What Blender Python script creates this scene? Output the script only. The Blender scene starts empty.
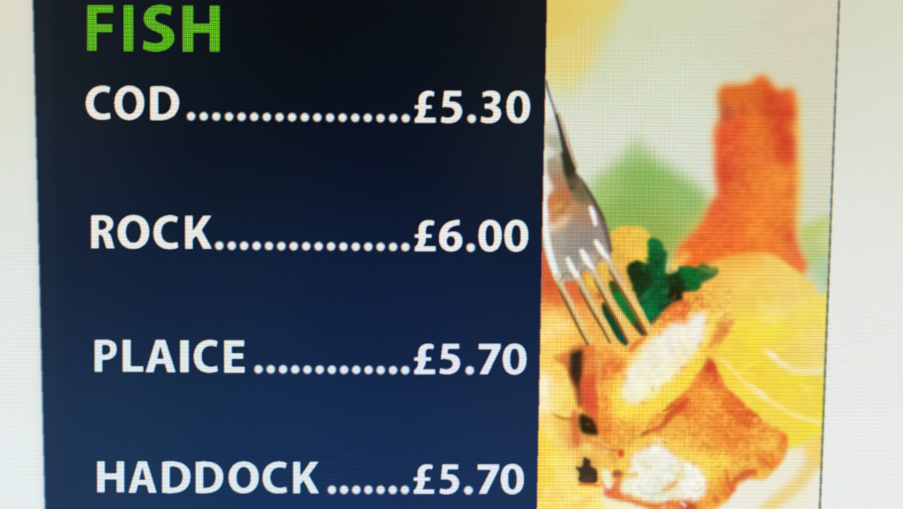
import math
import numpy as np

# ============================================================================
#  A close-up of part of a computer display that shows a fish menu.
#  The picture on the display is laid out on the flat panel, one mesh per
#  part of it (words, prices, dots, the fork, the fish ...).
# ============================================================================
RNG = np.random.default_rng(7)

# ---------------------------------------------------------------- the canvas
S = 2                                    # raster samples per layout unit
X0, X1, Y0, Y1 = -150, 1053, -120, 629   # extent of the lit panel, layout units (y down)
CW, CH = (X1 - X0) * S, (Y1 - Y0) * S
IMG = np.zeros((CH, CW, 3), np.float32)
LAB = np.zeros((CH, CW), np.int16)
XS = (X0 + (np.arange(CW) + .5) / S).astype(np.float32)
YS = (Y0 + (np.arange(CH) + .5) / S).astype(np.float32)
PARTS = []                               # (name, parent index, label)


def new_part(name, parent=None, label=None):
    PARTS.append((name, parent, label))
    return len(PARTS) - 1


def gauss1(a, s, ax):
    if s < .3:
        return a
    r = int(math.ceil(s * 3))
    k = np.exp(-.5 * (np.arange(-r, r + 1) / s) ** 2)
    k /= k.sum()
    pad = [(0, 0)] * a.ndim
    pad[ax] = (r, r)
    b = np.pad(a, pad, mode='edge')
    out = np.zeros_like(a, dtype=np.float32)
    n = a.shape[ax]
    for i, w in enumerate(k):
        sl = [slice(None)] * a.ndim
        sl[ax] = slice(i, i + n)
        out += np.float32(w) * b[tuple(sl)]
    return out


def gauss(a, s):
    return gauss1(gauss1(a, s, 0), s, 1)


def noise(h, w, cell, seed, octaves=1):
    """smooth value noise in -1..1 on an h x w raster, cell in raster samples"""
    rg = np.random.default_rng(seed)
    out = np.zeros((h, w), np.float32)
    amp, tot = 1., 0.
    for _ in range(octaves):
        gh, gw = int(h / cell) + 3, int(w / cell) + 3
        g = rg.uniform(-1, 1, (gh, gw)).astype(np.float32)
        y = np.arange(h) / cell
        x = np.arange(w) / cell
        yi, xi = y.astype(int), x.astype(int)
        fy, fx = (y - yi)[:, None], (x - xi)[None]
        fy, fx = fy * fy * (3 - 2 * fy), fx * fx * (3 - 2 * fx)
        v = (g[yi][:, xi] * (1 - fx) + g[yi][:, xi + 1] * fx) * (1 - fy) + \
            (g[yi + 1][:, xi] * (1 - fx) + g[yi + 1][:, xi + 1] * fx) * fy
        out += amp * v
        tot += amp
        amp *= .55
        cell = max(cell / 2, 1.5)
    return out / tot


def smooth_closed(pts, n=6):
    p = np.array(pts, float)
    m = len(p)
    out = []
    for i in range(m):
        a, b, c, d = p[i - 1], p[i], p[(i + 1) % m], p[(i + 2) % m]
        for t in np.arange(n) / n:
            out.append(.5 * (2 * b + (c - a) * t + (2 * a - 5 * b + 4 * c - d) * t * t
                             + (3 * b - a - 3 * c + d) * t ** 3))
    return np.array(out)


def smooth_open(pts, n=6):
    p = np.array(pts, float)
    p = np.vstack([2 * p[0] - p[1], p, 2 * p[-1] - p[-2]])
    out = []
    for i in range(1, len(p) - 2):
        a, b, c, d = p[i - 1:i + 3]
        for t in np.arange(n) / n:
            out.append(.5 * (2 * b + (c - a) * t + (2 * a - 5 * b + 4 * c - d) * t * t
                             + (3 * b - a - 3 * c + d) * t ** 3))
    out.append(p[-2])
    return np.array(out)


def window(x0, y0, x1, y1, pad):
    i0 = max(0, int((x0 - pad - X0) * S)); i1 = min(CW, int((x1 + pad - X0) * S) + 1)
    j0 = max(0, int((y0 - pad - Y0) * S)); j1 = min(CH, int((y1 + pad - Y0) * S) + 1)
    return i0, i1, j0, j1


def raster(polys, xs, ys, xo=0.):
    """even-odd fill of several closed polygons at points xs x ys"""
    m = np.zeros((len(ys), len(xs)), bool)
    for P in polys:
        P = np.asarray(P, float)
        ax, ay = P[:, 0] - xo, P[:, 1]
        bx, by = np.roll(ax, -1), np.roll(ay, -1)
        for k in range(len(P)):
            if ay[k] == by[k]:
                continue
            lo, hi = min(ay[k], by[k]), max(ay[k], by[k])
            r = np.nonzero((ys >= lo) & (ys < hi))[0]
            if not len(r):
                continue
            xc = ax[k] + (ys[r] - ay[k]) * (bx[k] - ax[k]) / (by[k] - ay[k])
            m[r] ^= xs[None, :] > xc[:, None]
    return m


def field(samples, xs, ys, fall):
    """blend scattered colour samples smoothly over xs x ys"""
    if isinstance(samples, tuple) and len(samples) == 3 and not hasattr(samples[0], '__len__'):
        return np.array(samples, np.float32)[None, None]
    acc = np.zeros((len(ys), len(xs), 3), np.float32)
    tot = np.zeros((len(ys), len(xs)), np.float32) + 1e-12
    for s in samples:
        x, y, r, g, b = s[:5]
        f = s[5] if len(s) > 5 else fall
        w = 1 / (1 + ((xs[None] - x) ** 2 + (ys[:, None] - y) ** 2) / (f * f)) ** 3
        acc += w[..., None] * np.array((r, g, b), np.float32)
        tot += w
    return acc / tot[..., None]


CLIP = None                              # raster mask that limits painting (the food photo)


def fill(polys, col, blur=.6, part=None, fall=14., smooth=True, alpha=1., rough=0., seed=1,
         tex=0., texcell=8., soften=0., thin=0.):
    if not hasattr(polys[0][0], '__len__'):
        polys = [polys]
    if smooth:
        polys = [smooth_closed(p) for p in polys]
    allp = np.vstack([np.asarray(p) for p in polys])
    i0, i1, j0, j1 = window(*allp.min(0), *allp.max(0), blur * 3 + rough + 1)
    if i1 <= i0 or j1 <= j0:
        return
    xs, ys = XS[i0:i1], YS[j0:j1]
    m = raster(polys, xs, ys)
    if rough:                            # ragged crumbly outline
        h, w = m.shape
        nx = noise(h, w, 9, seed, 2) * rough * S
        ny = noise(h, w, 9, seed + 50, 2) * rough * S
        jj, ii = np.mgrid[0:h, 0:w]
        m = m[np.clip((jj + ny).astype(int), 0, h - 1), np.clip((ii + nx).astype(int), 0, w - 1)]
    cl = CLIP[j0:j1, i0:i1] if CLIP is not None else 1.
    a = gauss(m.astype(np.float32), blur * S)
    if thin:                             # pull the edge inwards by a fraction of a unit
        a = np.clip((a - thin) / .55 + .0, 0, 1)
    a = a * cl * alpha
    if soften:                           # evaluate coarsely, blur, interpolate back
        st = 3. if soften < 12 else 8.
        cxs, cys = np.arange(xs[0] - st, xs[-1] + 2 * st, st), np.arange(ys[0] - st, ys[-1] + 2 * st, st)
        cc = gauss(field(col, cxs, cys, fall), soften / st)
        u, v = (xs - cxs[0]) / st, (ys - cys[0]) / st
        iu, iv = u.astype(int), v.astype(int)
        fu, fv = (u - iu)[None, :, None].astype(np.float32), (v - iv)[:, None, None].astype(np.float32)
        c = (cc[iv][:, iu] * (1 - fu) + cc[iv][:, iu + 1] * fu) * (1 - fv) + (cc[iv + 1][:, iu] * (1 - fu) + cc[iv + 1][:, iu + 1] * fu) * fv
    else:
        c = field(col, xs, ys, fall)
    if tex:
        h, w = m.shape
        c = c + (noise(h, w, texcell * S, seed + 9, 3) * tex)[..., None] * np.array((.55, 1., .55), np.float32) * 1.6
    sub = IMG[j0:j1, i0:i1]
    sub += (c - sub) * a[..., None]
    if part is not None:
        mm = m if CLIP is None else (m & (cl > .5))
        LAB[j0:j1, i0:i1][mm] = part


def stroke(pts, widths, col, blur=.6, part=None, alpha=1., fall=14.):
    """a tapering brush line through pts"""
    c = smooth_open(pts)
    wd = np.interp(np.linspace(0, 1, len(c)), np.linspace(0, 1, len(widths)), widths) / 2
    t = np.gradient(c, axis=0)
    t /= np.linalg.norm(t, axis=1)[:, None] + 1e-9
    nrm = np.stack([-t[:, 1], t[:, 0]], 1)
    poly = np.vstack([c + nrm * wd[:, None], (c - nrm * wd[:, None])[::-1]])
    fill([poly], col, blur, part, fall, smooth=False, alpha=alpha)


def blob(x, y, rx, ry, col, blur=2., rot=0., part=None, alpha=1., rough=0., seed=1):
    a = np.linspace(0, 2 * math.pi, 24, endpoint=False)
    c, s = math.cos(rot), math.sin(rot)
    u, v = rx * np.cos(a), ry * np.sin(a)
    fill([np.stack([x + u * c - v * s, y + u * s + v * c], 1)], col, blur, part,
         smooth=False, alpha=alpha, rough=rough, seed=seed)


def crumbs(poly, n, cols, size=(1., 2.6), seed=1, alpha=.5, blur=.9):
    """scatter small ragged flecks of the given colours inside an outline"""
    rg = np.random.default_rng(seed)
    P = smooth_closed(poly)
    lo, hi = P.min(0), P.max(0)
    k = 0
    while k < n:
        x, y = rg.uniform(lo, hi)
        if not raster([P], np.array([x]), np.array([y]))[0, 0]:
            continue
        k += 1
        c = cols[rg.integers(len(cols))]
        r = rg.uniform(*size)
        blob(x, y, r * rg.uniform(.8, 1.9), r * rg.uniform(.5, 1.), c, blur, rg.uniform(0, 3.1), alpha=alpha * rg.uniform(.5, 1.))


def creases(poly, n, cols, length=(6, 14), seed=1, alpha=.5, wid=(1., 2.2)):
    rg = np.random.default_rng(seed)
    P = smooth_closed(poly)
    lo, hi = P.min(0), P.max(0)
    k = 0
    while k < n:
        x, y = rg.uniform(lo, hi)
        if not raster([P], np.array([x]), np.array([y]))[0, 0]:
            continue
        k += 1
        a, q = rg.uniform(0, 6.28), [(x, y)]
        for _ in range(3):
            a += rg.uniform(-.9, .9)
            l = rg.uniform(*length) / 3
            q.append((q[-1][0] + l * math.cos(a), q[-1][1] + l * math.sin(a)))
        w = rg.uniform(*wid)
        stroke(q, [w * .5, w, w, w * .4], cols[rg.integers(len(cols))], .8, alpha=alpha * rg.uniform(.5, 1))


def mark(poly, part, only):
    """give an outline inside part `only` its own id without repainting it"""
    P = smooth_closed(poly)
    i0, i1, j0, j1 = window(*P.min(0), *P.max(0), 1)
    m = raster([P], XS[i0:i1], YS[j0:j1])
    sub = LAB[j0:j1, i0:i1]
    sub[m & (sub == only)] = part


# ------------------------------------------------------------ the letterforms
def path(d):
    """outline in a tiny path language: M x y, L x y ..., C x1 y1 x2 y2 x y ..., Z"""
    tok = d.replace(',', ' ').split()
    polys, cur, cmd, i = [], [], None, 0
    while i < len(tok):
        if tok[i] in 'MLCZ':
            cmd = tok[i]
            i += 1
            if cmd == 'Z':
                polys.append(np.array(cur)); cur = []
            continue
        if cmd in 'ML':
            cur.append((float(tok[i]), float(tok[i + 1]))); i += 2
        else:
            q = [float(v) for v in tok[i:i + 6]]
            i += 6
            a = np.array(cur[-1]); b, c, e = np.array(q[:2]), np.array(q[2:4]), np.array(q[4:])
            for t in np.arange(1, 11) / 10:
                cur.append(tuple((1 - t) ** 3 * a + 3 * (1 - t) ** 2 * t * b + 3 * (1 - t) * t * t * c + t ** 3 * e))
    return polys


GLYPH = {
 'C': 'M 75 4.5 C 68 1 59 -1 51 -1 C 20 -1 0 20 0 51 C 0 82 19 101 48 101 C 60 101 70 99 76 96 L 73 77.5 C 67 80 60 81.5 53 81.5 C 36 81.5 25 70 25 50 C 25 30 37 18.5 54 18.5 C 61 18.5 66 20.5 71 23 Z',
 'O': 'M 46 -1 C 74 -1 92 20 92 49 C 92 82 73 101 45 101 C 17 101 0 80 0 50 C 0 20 19 -1 46 -1 Z M 46 18 C 60 18 67 32 67 50 C 67 69 59 82 46 82 C 33 82 25 69 25 50 C 25 32 33 18 46 18 Z',
 'D': 'M 0 1.5 C 8 0.3 18 0 27 0 C 46 0 58 3.5 68 11 C 79 19 86 31 86 48 C 86 67 79 80 70 88 C 60 97 44 101 25 101 C 14 101 5 100.5 0 99.7 Z M 24 18 C 26 17.6 29 17.4 33 17.4 C 51 17.4 61 28 61 48.5 C 61 72 49 82 32 82 C 29 82 26 82 24 81.6 Z',
 'R': 'M 0 1.5 C 8 .5 17 0 28 0 C 42 0 52 2 58.5 7.5 C 64 12 67 19 67 28 C 67 40 58 48 50 51 L 50 51.5 C 56 54 60 60 62 68 C 65 79 68 94 72 100 L 46 100 C 44 96 41 87 38 75 C 35 63 32 60 24 60 L 24 100 L 0 100 Z M 24 17.5 C 26 17.2 28 17 32 17 C 41 17 46 21.5 46 30 C 46 38 40 43.5 31 43.5 L 24 43.5 Z',
 'K': 'M 0 0 L 24 0 L 24 43 L 24.5 43 C 27 39 30 35 32 32 L 53 0 L 80 0 L 50 43 L 82 100 L 54 100 L 33 60 L 24 71 L 24 100 L 0 100 Z',
 'P': 'M 0 1.5 C 8 .5 17 0 29 0 C 42 0 51 2.5 57 7.5 C 63 12 66 20 66 30 C 66 40 63 48 57 54 C 50 61 39 64 27 64 L 24 63.8 L 24 100 L 0 100 Z M 24 17.6 C 26 17.3 28 17 32 17 C 42 17 46 22.5 46 31 C 46 41 39 46.5 29 46.5 L 24 46.5 Z',
 'L': 'M 0 0 L 24 0 L 24 80.5 L 60 80.5 L 60 100 L 0 100 Z',
 'A': 'M 30 0 L 59 0 L 90 100 L 64 100 L 57 75 L 31.5 75 L 25 100 L 0 100 Z M 35.5 58 L 53.5 58 L 47.5 35 L 44.3 20 L 41.2 35 Z',
 'I': 'M 0 0 L 24 0 L 24 100 L 0 100 Z',
 'E': 'M 0 0 L 61 0 L 61 19 L 24 19 L 24 39.5 L 58 39.5 L 58 58 L 24 58 L 24 81 L 63 81 L 63 100 L 0 100 Z',
 'H': 'M 0 0 L 24 0 L 24 39 L 60 39 L 60 0 L 84 0 L 84 100 L 60 100 L 60 59.5 L 24 59.5 L 24 100 L 0 100 Z',
 'F': 'M 0 0 L 60 0 L 60 17.5 L 23 17.5 L 23 42 L 58 42 L 58 60 L 23 60 L 23 100 L 0 100 Z',
 'S': 'M 63 4 C 56 1 47 -1.2 37 -1.2 C 15 -1.2 2 12 2 29 C 2 43 12 51.5 29 58 C 39 61.5 43 65.5 43 71.5 C 43 78 37 82 28 82 C 19 82 9 79 2 75.5 L 1 95 C 7 99 17 101.2 28 101.2 C 54 101.2 68 87 68 70 C 68 56 60 47 42 40.5 C 32 36.5 27 34 27 28 C 27 22.5 31 18 40 18 C 48 18 54 20 60 23 Z',
 '£': 'M 62 4 C 57 1.5 51 -.5 44 -.5 C 25 -.5 12 12 12 30 L 12 44 L 0 44 L 0 57 L 12 57 L 12 60 C 12 72 9 80 0 85 L 0 100 L 66 100 L 66 83 L 27 83 C 33 77 36 70 36 61 L 36 57 L 53 57 L 53 44 L 36 44 L 36 32 C 36 22 40 17 48 17 C 53 17 57 18.5 60 20.5 Z',
 '5': 'M 11 0 L 63 0 L 63 18.5 L 29 18.5 L 27.5 33 C 29 32.8 30 32.7 32 32.7 C 52 32.7 66 44 66 64 C 66 86 50 101 26 101 C 15 101 6 99 1 96.5 L 4 78 C 9 80.5 16 82.3 23 82.3 C 33 82.3 42 77 42 66.5 C 42 56 34 51 18 51 C 13 51 9.5 51.3 5.5 52 Z',
 '3': 'M 7 5 C 14 2 22 -1 33 -1 C 51 -1 62 9 62 23 C 62 34 55 42 46 46 L 46 46.5 C 57 49 64 58 64 70 C 64 88 49 101 26 101 C 15 101 6 98 0 95 L 3 77 C 8 79.5 16 82.5 24 82.5 C 34 82.5 39 77 39 70 C 39 61 31 56.5 22 56.5 L 13 56.5 L 13 39.5 L 21 39.5 C 29 39.5 38 36 38 27.5 C 38 21.5 33.5 17.5 25.5 17.5 C 18 17.5 12 20 7 22.5 Z',
 '0': 'M 36 -1 C 60 -1 72 18 72 49.5 C 72 81 59 101 35.5 101 C 12 101 0 81 0 50 C 0 18 13 -1 36 -1 Z M 36 17 C 28 17 23.5 28 23.5 50 C 23.5 72 28 83 36 83 C 44.5 83 48.5 72 48.5 50 C 48.5 28 44.5 17 36 17 Z',
 '6': 'M 63 -1 C 57 -1.2 51 -.8 45 .5 C 18 5 0 26 0 58 C 0 84 14 101 37 101 C 58 101 72 87 72 67 C 72 47 60 36 43 36 C 36 36 30 38.5 26 42.5 C 29 29 39 20.5 52 18.7 C 56 18 60 18 63 18.2 Z M 36 52 C 44 52 48 58.5 48 67.5 C 48 76.5 43.5 83.5 36.5 83.5 C 28.5 83.5 24.5 76 24.5 66 C 24.5 58 29 52 36 52 Z',
 '7': 'M 0 0 L 66 0 L 66 15 L 28 100 L 2 100 L 40 19.5 L 0 19.5 Z',
}


def glyph(ch, x0, x1, y0, y1, col, part, blur=.42):
    ps = path(GLYPH[ch])
    a = np.vstack(ps)
    lo, hi = a[:, 0].min(), a[:, 0].max()
    x0, x1, y0, y1 = x0 + .4, x1 - .4, y0 + .6, y1 - .6
    # rounded letters overshoot the cap height a touch
    out = [np.stack([x0 + (p[:, 0] - lo) / (hi - lo) * (x1 - x0), y0 + p[:, 1] / 100 * (y1 - y0)], 1) for p in ps]
    # the type leans a hair with the tilt of the camera
    fill(out, col, blur + .15, part, smooth=False, thin=.36)


# =================================================================== painting
P_PAGE = new_part('page_background')
P_PANEL = new_part('menu_panel')
P_FOOD = new_part('food_photo')


def paint():
    global CLIP
    page = [(5, 10, 222, 219, 202), (5, 90, 218, 222, 206), (20, 200, 223, 227, 221), (15, 320, 227, 233, 231),
            (15, 480, 230, 237, 238), (845, 5, 211, 213, 190), (900, 5, 216, 216, 197), (850, 110, 215, 221, 206), (900, 110, 222, 223, 211),
            (865, 210, 227, 229, 223), (865, 320, 230, 232, 229), (865, 490, 234, 236, 236)]  # page white with the display's viewing-angle falloff painted into the colours
    fill([[(X0 - 90, Y0 - 90), (X1 + 90, Y0 - 90), (X1 + 90, Y1 + 90), (X0 - 90, Y1 + 90)]], page, .3, None, 70., smooth=False, soften=24)
    LAB[:] = P_PAGE
    # --------------------------------------------------------- navy menu panel
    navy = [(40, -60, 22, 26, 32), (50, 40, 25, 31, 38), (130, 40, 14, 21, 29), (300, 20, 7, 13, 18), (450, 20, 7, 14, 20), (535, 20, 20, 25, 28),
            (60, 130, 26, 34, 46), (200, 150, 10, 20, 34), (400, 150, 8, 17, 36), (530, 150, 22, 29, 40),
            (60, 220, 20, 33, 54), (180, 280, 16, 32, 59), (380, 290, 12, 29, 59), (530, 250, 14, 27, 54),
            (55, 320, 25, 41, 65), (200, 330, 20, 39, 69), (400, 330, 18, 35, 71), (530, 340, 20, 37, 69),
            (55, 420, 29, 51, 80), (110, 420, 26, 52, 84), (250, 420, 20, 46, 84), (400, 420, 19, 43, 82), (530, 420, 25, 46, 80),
            (55, 500, 32, 54, 88), (130, 520, 28, 57, 94), (300, 500, 24, 52, 94), (420, 500, 24, 50, 92), (530, 500, 28, 51, 91)]  # the menu's own gradient, with viewing-angle falloff and glare painted in
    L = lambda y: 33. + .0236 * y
    R = lambda y: 547.2 - .0196 * y
    RR = lambda y: 838.6 - .0378 * y
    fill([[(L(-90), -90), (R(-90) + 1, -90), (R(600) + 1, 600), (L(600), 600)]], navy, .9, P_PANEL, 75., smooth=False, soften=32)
    stroke([(L(-90) + 8, -90), (L(200) + 9, 200), (L(600) + 9, 600)], [10, 10, 10], (58, 72, 86), 7, alpha=.25)  # lens glare beside the white page, painted as a greyish edge band

    W = (232, 230, 226)
    GR = (88, 176, 28)
    h = new_part('heading_text', P_PANEL, 'bright green capitals reading FISH')
    for c, a, b, t, u in [('F', 86.6, 114, 4.2, 51.4), ('I', 123, 133.7, 4.4, 52), ('S', 142.6, 175, 4.6, 52), ('H', 182.3, 220.3, 4.9, 52.6)]:
        glyph(c, a, b, t, u, GR, h, .42)

    def line(name, letters, dots, price, cols):
        p = new_part('item_name', P_PANEL, 'white capitals reading ' + name)
        for c, a, b, t, u in letters:
            glyph(c, a, b, t, u, cols[0], p)
        p = new_part('dot_leader', P_PANEL, 'white row of dots after the word ' + name)
        n, xa, ya, xb, yb = dots
        for k in range(n):
            f = k / (n - 1)
            blob(xa + (xb - xa) * f, ya + (yb - ya) * f, 4.3, 4.3, cols[1], .6, part=p)
        txt = ''.join(q[0] for q in price)
        p = new_part('price', P_PANEL, 'white price reading %s on the %s line' % (txt, name))
        for q in price:
            if q[0] == '.':
                blob(q[1], q[2], 4.4, 4.4, cols[1], .55, part=p)
            else:
                glyph(*q, cols[1], p)

    line('COD', [('C', 85.2, 111.4, 85.2, 120.4), ('O', 113.8, 145, 85.2, 120.6), ('D', 149.8, 179.8, 85.4, 120.8)],
         (18, 191.2, 116.3, 405.8, 118.3),
         [('£', 414.1, 436.4, 90, 123.7), ('5', 440.2, 462.8, 90, 123.8), ('.', 471.8, 118.7), ('3', 480, 501.8, 90, 123.9), ('0', 505.8, 530.8, 90, 124)],
         ((232, 229, 222), (232, 230, 226)))
    line('ROCK', [('R', 90.5, 115.6, 214.2, 249), ('O', 117, 150, 214.4, 249.4), ('C', 152.8, 179, 214.8, 249.6), ('K', 184.8, 213, 215, 249.8)],
         (16, 219.4, 245.6, 405.5, 247),
         [('£', 414.1, 436.4, 219.3, 252.1), ('6', 438.4, 463.2, 219.3, 252.1), ('.', 470.8, 247.6), ('0', 477.8, 502.4, 219.2, 252.3), ('0', 503.8, 529, 219.2, 252.3)],
         ((231, 231, 227), (232, 233, 232)))
    line('PLAICE', [('P', 94, 117.4, 338.8, 372.5), ('L', 122.3, 143.8, 339, 372.7), ('A', 145, 176.4, 339, 372.9), ('I', 179.7, 189.3, 339.2, 373),
                    ('C', 193.2, 218.7, 339.2, 373.2), ('E', 223.5, 245.6, 339.6, 373.4)],
         (13, 258.6, 369.2, 405.3, 370.2),
         [('£', 413.8, 435.9, 342.9, 374.9), ('5', 438.8, 460.8, 342.9, 374.9), ('.', 469.8, 370.4), ('7', 478.2, 501.2, 343, 375), ('0', 502.2, 527.2, 342.9, 375.2)],
         ((222, 232, 234), (224, 230, 240)))
    line('HADDOCK', [('H', 96.5, 124.8, 460.2, 493.2), ('A', 127.8, 157.4, 460.4, 493.4), ('D', 161.7, 191.2, 460.5, 493.6), ('D', 195.3, 224, 460.6, 493.7),
                     ('O', 228, 259.5, 460.8, 493.9), ('C', 262, 287.8, 460.9, 494), ('K', 292.4, 320, 461, 494)],
         (7, 332, 489.7, 405, 489.9),
         [('£', 413.2, 434.8, 463.3, 494.8), ('5', 438.8, 459.8, 463.3, 494.8), ('.', 468.5, 490.3), ('7', 477, 499.8, 463.4, 494.8), ('0', 500.2, 524.6, 463.2, 494.9)],
         ((221, 232, 238), (224, 231, 242)))

    # ------------------------------------------------------------- food photo
    food = [[(R(-90), -90), (RR(-90), -90), (RR(600), 600), (R(600), 600)]]
    m = raster(food, XS, YS).astype(np.float32)
    CLIP = gauss(m, .8 * S)
    cream = [(560, -60, 226, 205, 120, 40), (640, 10, 208, 214, 180), (720, 20, 208, 212, 184), (800, 20, 213, 208, 184), (600, 60, 208, 215, 180),
             (660, 90, 214, 220, 198), (600, 130, 217, 222, 206), (690, 140, 216, 222, 206), (820, 120, 214, 212, 188), (815, 190, 214, 214, 194),
             (700, 180, 219, 222, 210), (570, 150, 220, 222, 208), (820, 250, 205, 215, 180), (780, 490, 236, 234, 218), (640, 500, 240, 236, 215)]
    fill([np.array(food[0])], cream, .3, P_FOOD, 40., smooth=False, soften=18)
    CLIP = np.minimum(CLIP, gauss(raster(food, XS, YS).astype(np.float32), .5 * S))

    # soft yellow fruit in the corner, green leaf and the fried piece standing behind
    p = new_part('lemon', P_FOOD, 'blurred pale yellow lemon in the upper corner')
    fill([(530, -40), (630, -40), (622, 0), (614, 22), (602, 45), (592, 66), (578, 84), (562, 98), (548, 84), (530, 60)],
         [(555, 10, 226, 200, 100), (600, 5, 224, 206, 110), (570, 60, 226, 208, 128), (565, 90, 220, 216, 150), (610, 20, 216, 208, 140)], 6.5, p, 20.)
    p = new_part('green_leaf', P_FOOD, 'blurred pale green leaf behind the fork')
    fill([(638, 138), (626, 153), (610, 168), (592, 182), (590, 210), (600, 250), (640, 262), (700, 262), (712, 235), (712, 205), (697, 186), (676, 172), (655, 158), (645, 148)],
         [(638, 150, 165, 195, 130), (640, 175, 138, 182, 92), (605, 190, 160, 192, 112), (625, 210, 140, 178, 84), (690, 195, 146, 186, 102), (700, 225, 165, 190, 100),
          (650, 235, 146, 176, 82), (600, 230, 152, 178, 94), (680, 250, 160, 178, 92)], 6.5, p, 16., soften=4)
    fill([(798, 232), (808, 224), (840, 220), (840, 292), (822, 284), (806, 262)],
         [(812, 232, 190, 200, 112), (826, 240, 200, 210, 148), (812, 250, 182, 200, 130), (824, 270, 178, 204, 158)], 4, None, 10.)
    p = new_part('battered_fish', P_FOOD, 'blurred deep orange battered piece standing upright behind')
    tower = [(718, 92), (724, 86), (740, 85), (751, 83), (757, 77), (766, 77), (773, 86), (781, 91), (790, 88), (795, 96), (796, 120), (796, 160), (797, 178), (796, 200),
             (795, 225), (797, 244), (803, 256), (807, 266), (802, 274), (780, 300), (700, 300), (676, 258), (690, 236), (702, 222), (710, 205), (718, 193), (716, 178), (715, 152), (715, 130), (720, 118), (719, 106)]
    fill(tower, (238, 200, 96), 5.5, None, alpha=.9)
    stroke([(796, 100), (798, 140), (799, 180), (797, 240)], [5, 6, 6, 4], (238, 206, 100), 2.5, alpha=.7)
    fill(tower, [(728, 95, 218, 108, 40, 8), (742, 95, 222, 105, 38), (765, 85, 226, 95, 40, 8), (771, 104, 204, 74, 36, 8), (780, 118, 208, 66, 36, 9), (788, 100, 232, 100, 50, 7),
                 (724, 113, 188, 84, 48, 7), (735, 130, 228, 92, 48), (757, 130, 230, 118, 46), (786, 138, 214, 72, 38, 8), (786, 156, 216, 72, 38, 7), (794, 130, 234, 140, 60, 6), (722, 150, 226, 92, 48),
                 (745, 160, 232, 112, 48), (765, 175, 238, 128, 46), (728, 172, 220, 78, 44), (780, 180, 240, 140, 52), (792, 190, 226, 110, 46, 6), (740, 195, 232, 112, 46), (758, 205, 238, 128, 50),
                 (720, 205, 228, 90, 48, 8), (785, 200, 236, 130, 52), (730, 225, 232, 108, 44), (755, 230, 240, 140, 50, 8), (791, 238, 222, 92, 48, 6), (705, 235, 236, 110, 48), (700, 250, 232, 104, 46),
                 (740, 248, 234, 108, 46), (770, 245, 238, 126, 50), (800, 260, 228, 100, 56, 7)], 3.4, p, 11., tex=9, texcell=6, seed=3, soften=4)

    # ------------------------------------------------------- lemons and plate
    p = new_part('lemon', P_FOOD, 'large soft yellow lemon half at the right')
    fill([(690, 275), (706, 265), (722, 258), (745, 253), (770, 254), (788, 264), (800, 273), (814, 286), (822, 298), (835, 306), (835, 440), (800, 452), (770, 436), (740, 410), (715, 372), (700, 350), (690, 310)],
         [(705, 272, 234, 172, 88), (725, 262, 238, 170, 70), (750, 258, 240, 168, 62), (770, 262, 238, 190, 90), (745, 280, 240, 196, 92), (775, 280, 240, 202, 104), (800, 286, 238, 206, 112),
          (760, 296, 236, 196, 78), (816, 300, 238, 214, 130), (790, 300, 236, 206, 112), (720, 300, 236, 178, 76), (740, 305, 238, 196, 72), (772, 312, 242, 216, 98, 9), (810, 310, 238, 212, 66), (822, 318, 240, 216, 80),
          (745, 325, 242, 216, 50), (775, 332, 242, 218, 52), (815, 335, 240, 220, 140, 8), (730, 345, 240, 206, 56), (700, 340, 234, 160, 72), (790, 352, 238, 206, 92), (818, 352, 238, 206, 110),
          (755, 358, 242, 212, 46), (745, 375, 242, 206, 48), (790, 385, 240, 214, 46), (815, 390, 238, 210, 62), (770, 385, 240, 204, 56), (800, 405, 238, 206, 66), (740, 400, 242, 216, 66), (780, 425, 240, 212, 62),
          (815, 430, 240, 218, 50), (755, 405, 242, 210, 56)], 2.2, p, 15., tex=5, seed=11, soften=4)
    creases([(730, 330), (760, 310), (820, 320), (820, 420), (780, 415), (745, 385)], 30, [(246, 200, 60), (236, 190, 70), (248, 232, 120), (240, 206, 90)], (14, 30), 23, .4, (2., 4.))
    creases([(712, 272), (750, 258), (800, 280), (815, 300), (740, 310)], 20, [(240, 188, 84), (246, 216, 130), (234, 170, 76)], (12, 26), 24, .35, (2., 4.))
    stroke([(764, 348), (772, 356), (782, 364), (794, 370), (808, 371), (832, 370)], [3, 5, 6, 6, 7, 9], (243, 231, 182), 1.8, alpha=.95)
    stroke([(790, 362), (806, 366), (832, 358)], [3, 9, 14], (240, 214, 130), 3, alpha=.6)
    stroke([(716, 356), (726, 363), (738, 376), (752, 390), (768, 400), (786, 411), (800, 417), (826, 424)], [1, 3, 2.5, 4, 4.5, 3, 4, 5], (248, 230, 176), 1.5, alpha=.85)
    stroke([(750, 384), (760, 392), (768, 398)], [2, 4, 2], (250, 240, 214), 1.1, alpha=.7)
    stroke([(768, 352), (776, 357)], [3, 5], (246, 240, 214), 1.4, alpha=.8)
    stroke([(757, 306), (775, 312), (788, 315)], [5, 9, 5], (244, 228, 150), 3.5, alpha=.55)
    stroke([(757, 318), (768, 321), (778, 324)], [3, 6, 4], (246, 232, 150), 2.5, alpha=.5)
    stroke([(806, 305), (820, 300), (832, 292)], [3, 5, 6], (238, 210, 60), 2.5, alpha=.7)
    stroke([(784, 252), (794, 259), (803, 267)], [7, 8, 5], (234, 112, 62), 2.5, alpha=.8)
    p = new_part('plate', P_FOOD, 'pale plate rim below the fish')
    fill([(540, 500), (600, 486), (680, 490), (750, 482), (778, 462), (792, 450), (835, 442), (835, 610), (530, 610)],
         [(785, 470, 236, 232, 210), (760, 495, 236, 234, 222), (800, 500, 236, 234, 224), (660, 515, 240, 238, 222), (600, 505, 244, 236, 196), (560, 505, 246, 226, 130),
          (818, 450, 240, 204, 100, 8)], 2.5, p, 16.)
    stroke([(822, 446), (812, 464), (800, 482), (786, 494), (770, 506), (760, 520)], [12, 15, 14, 13, 12, 14], (236, 204, 122), 3.5, alpha=.85)
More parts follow.
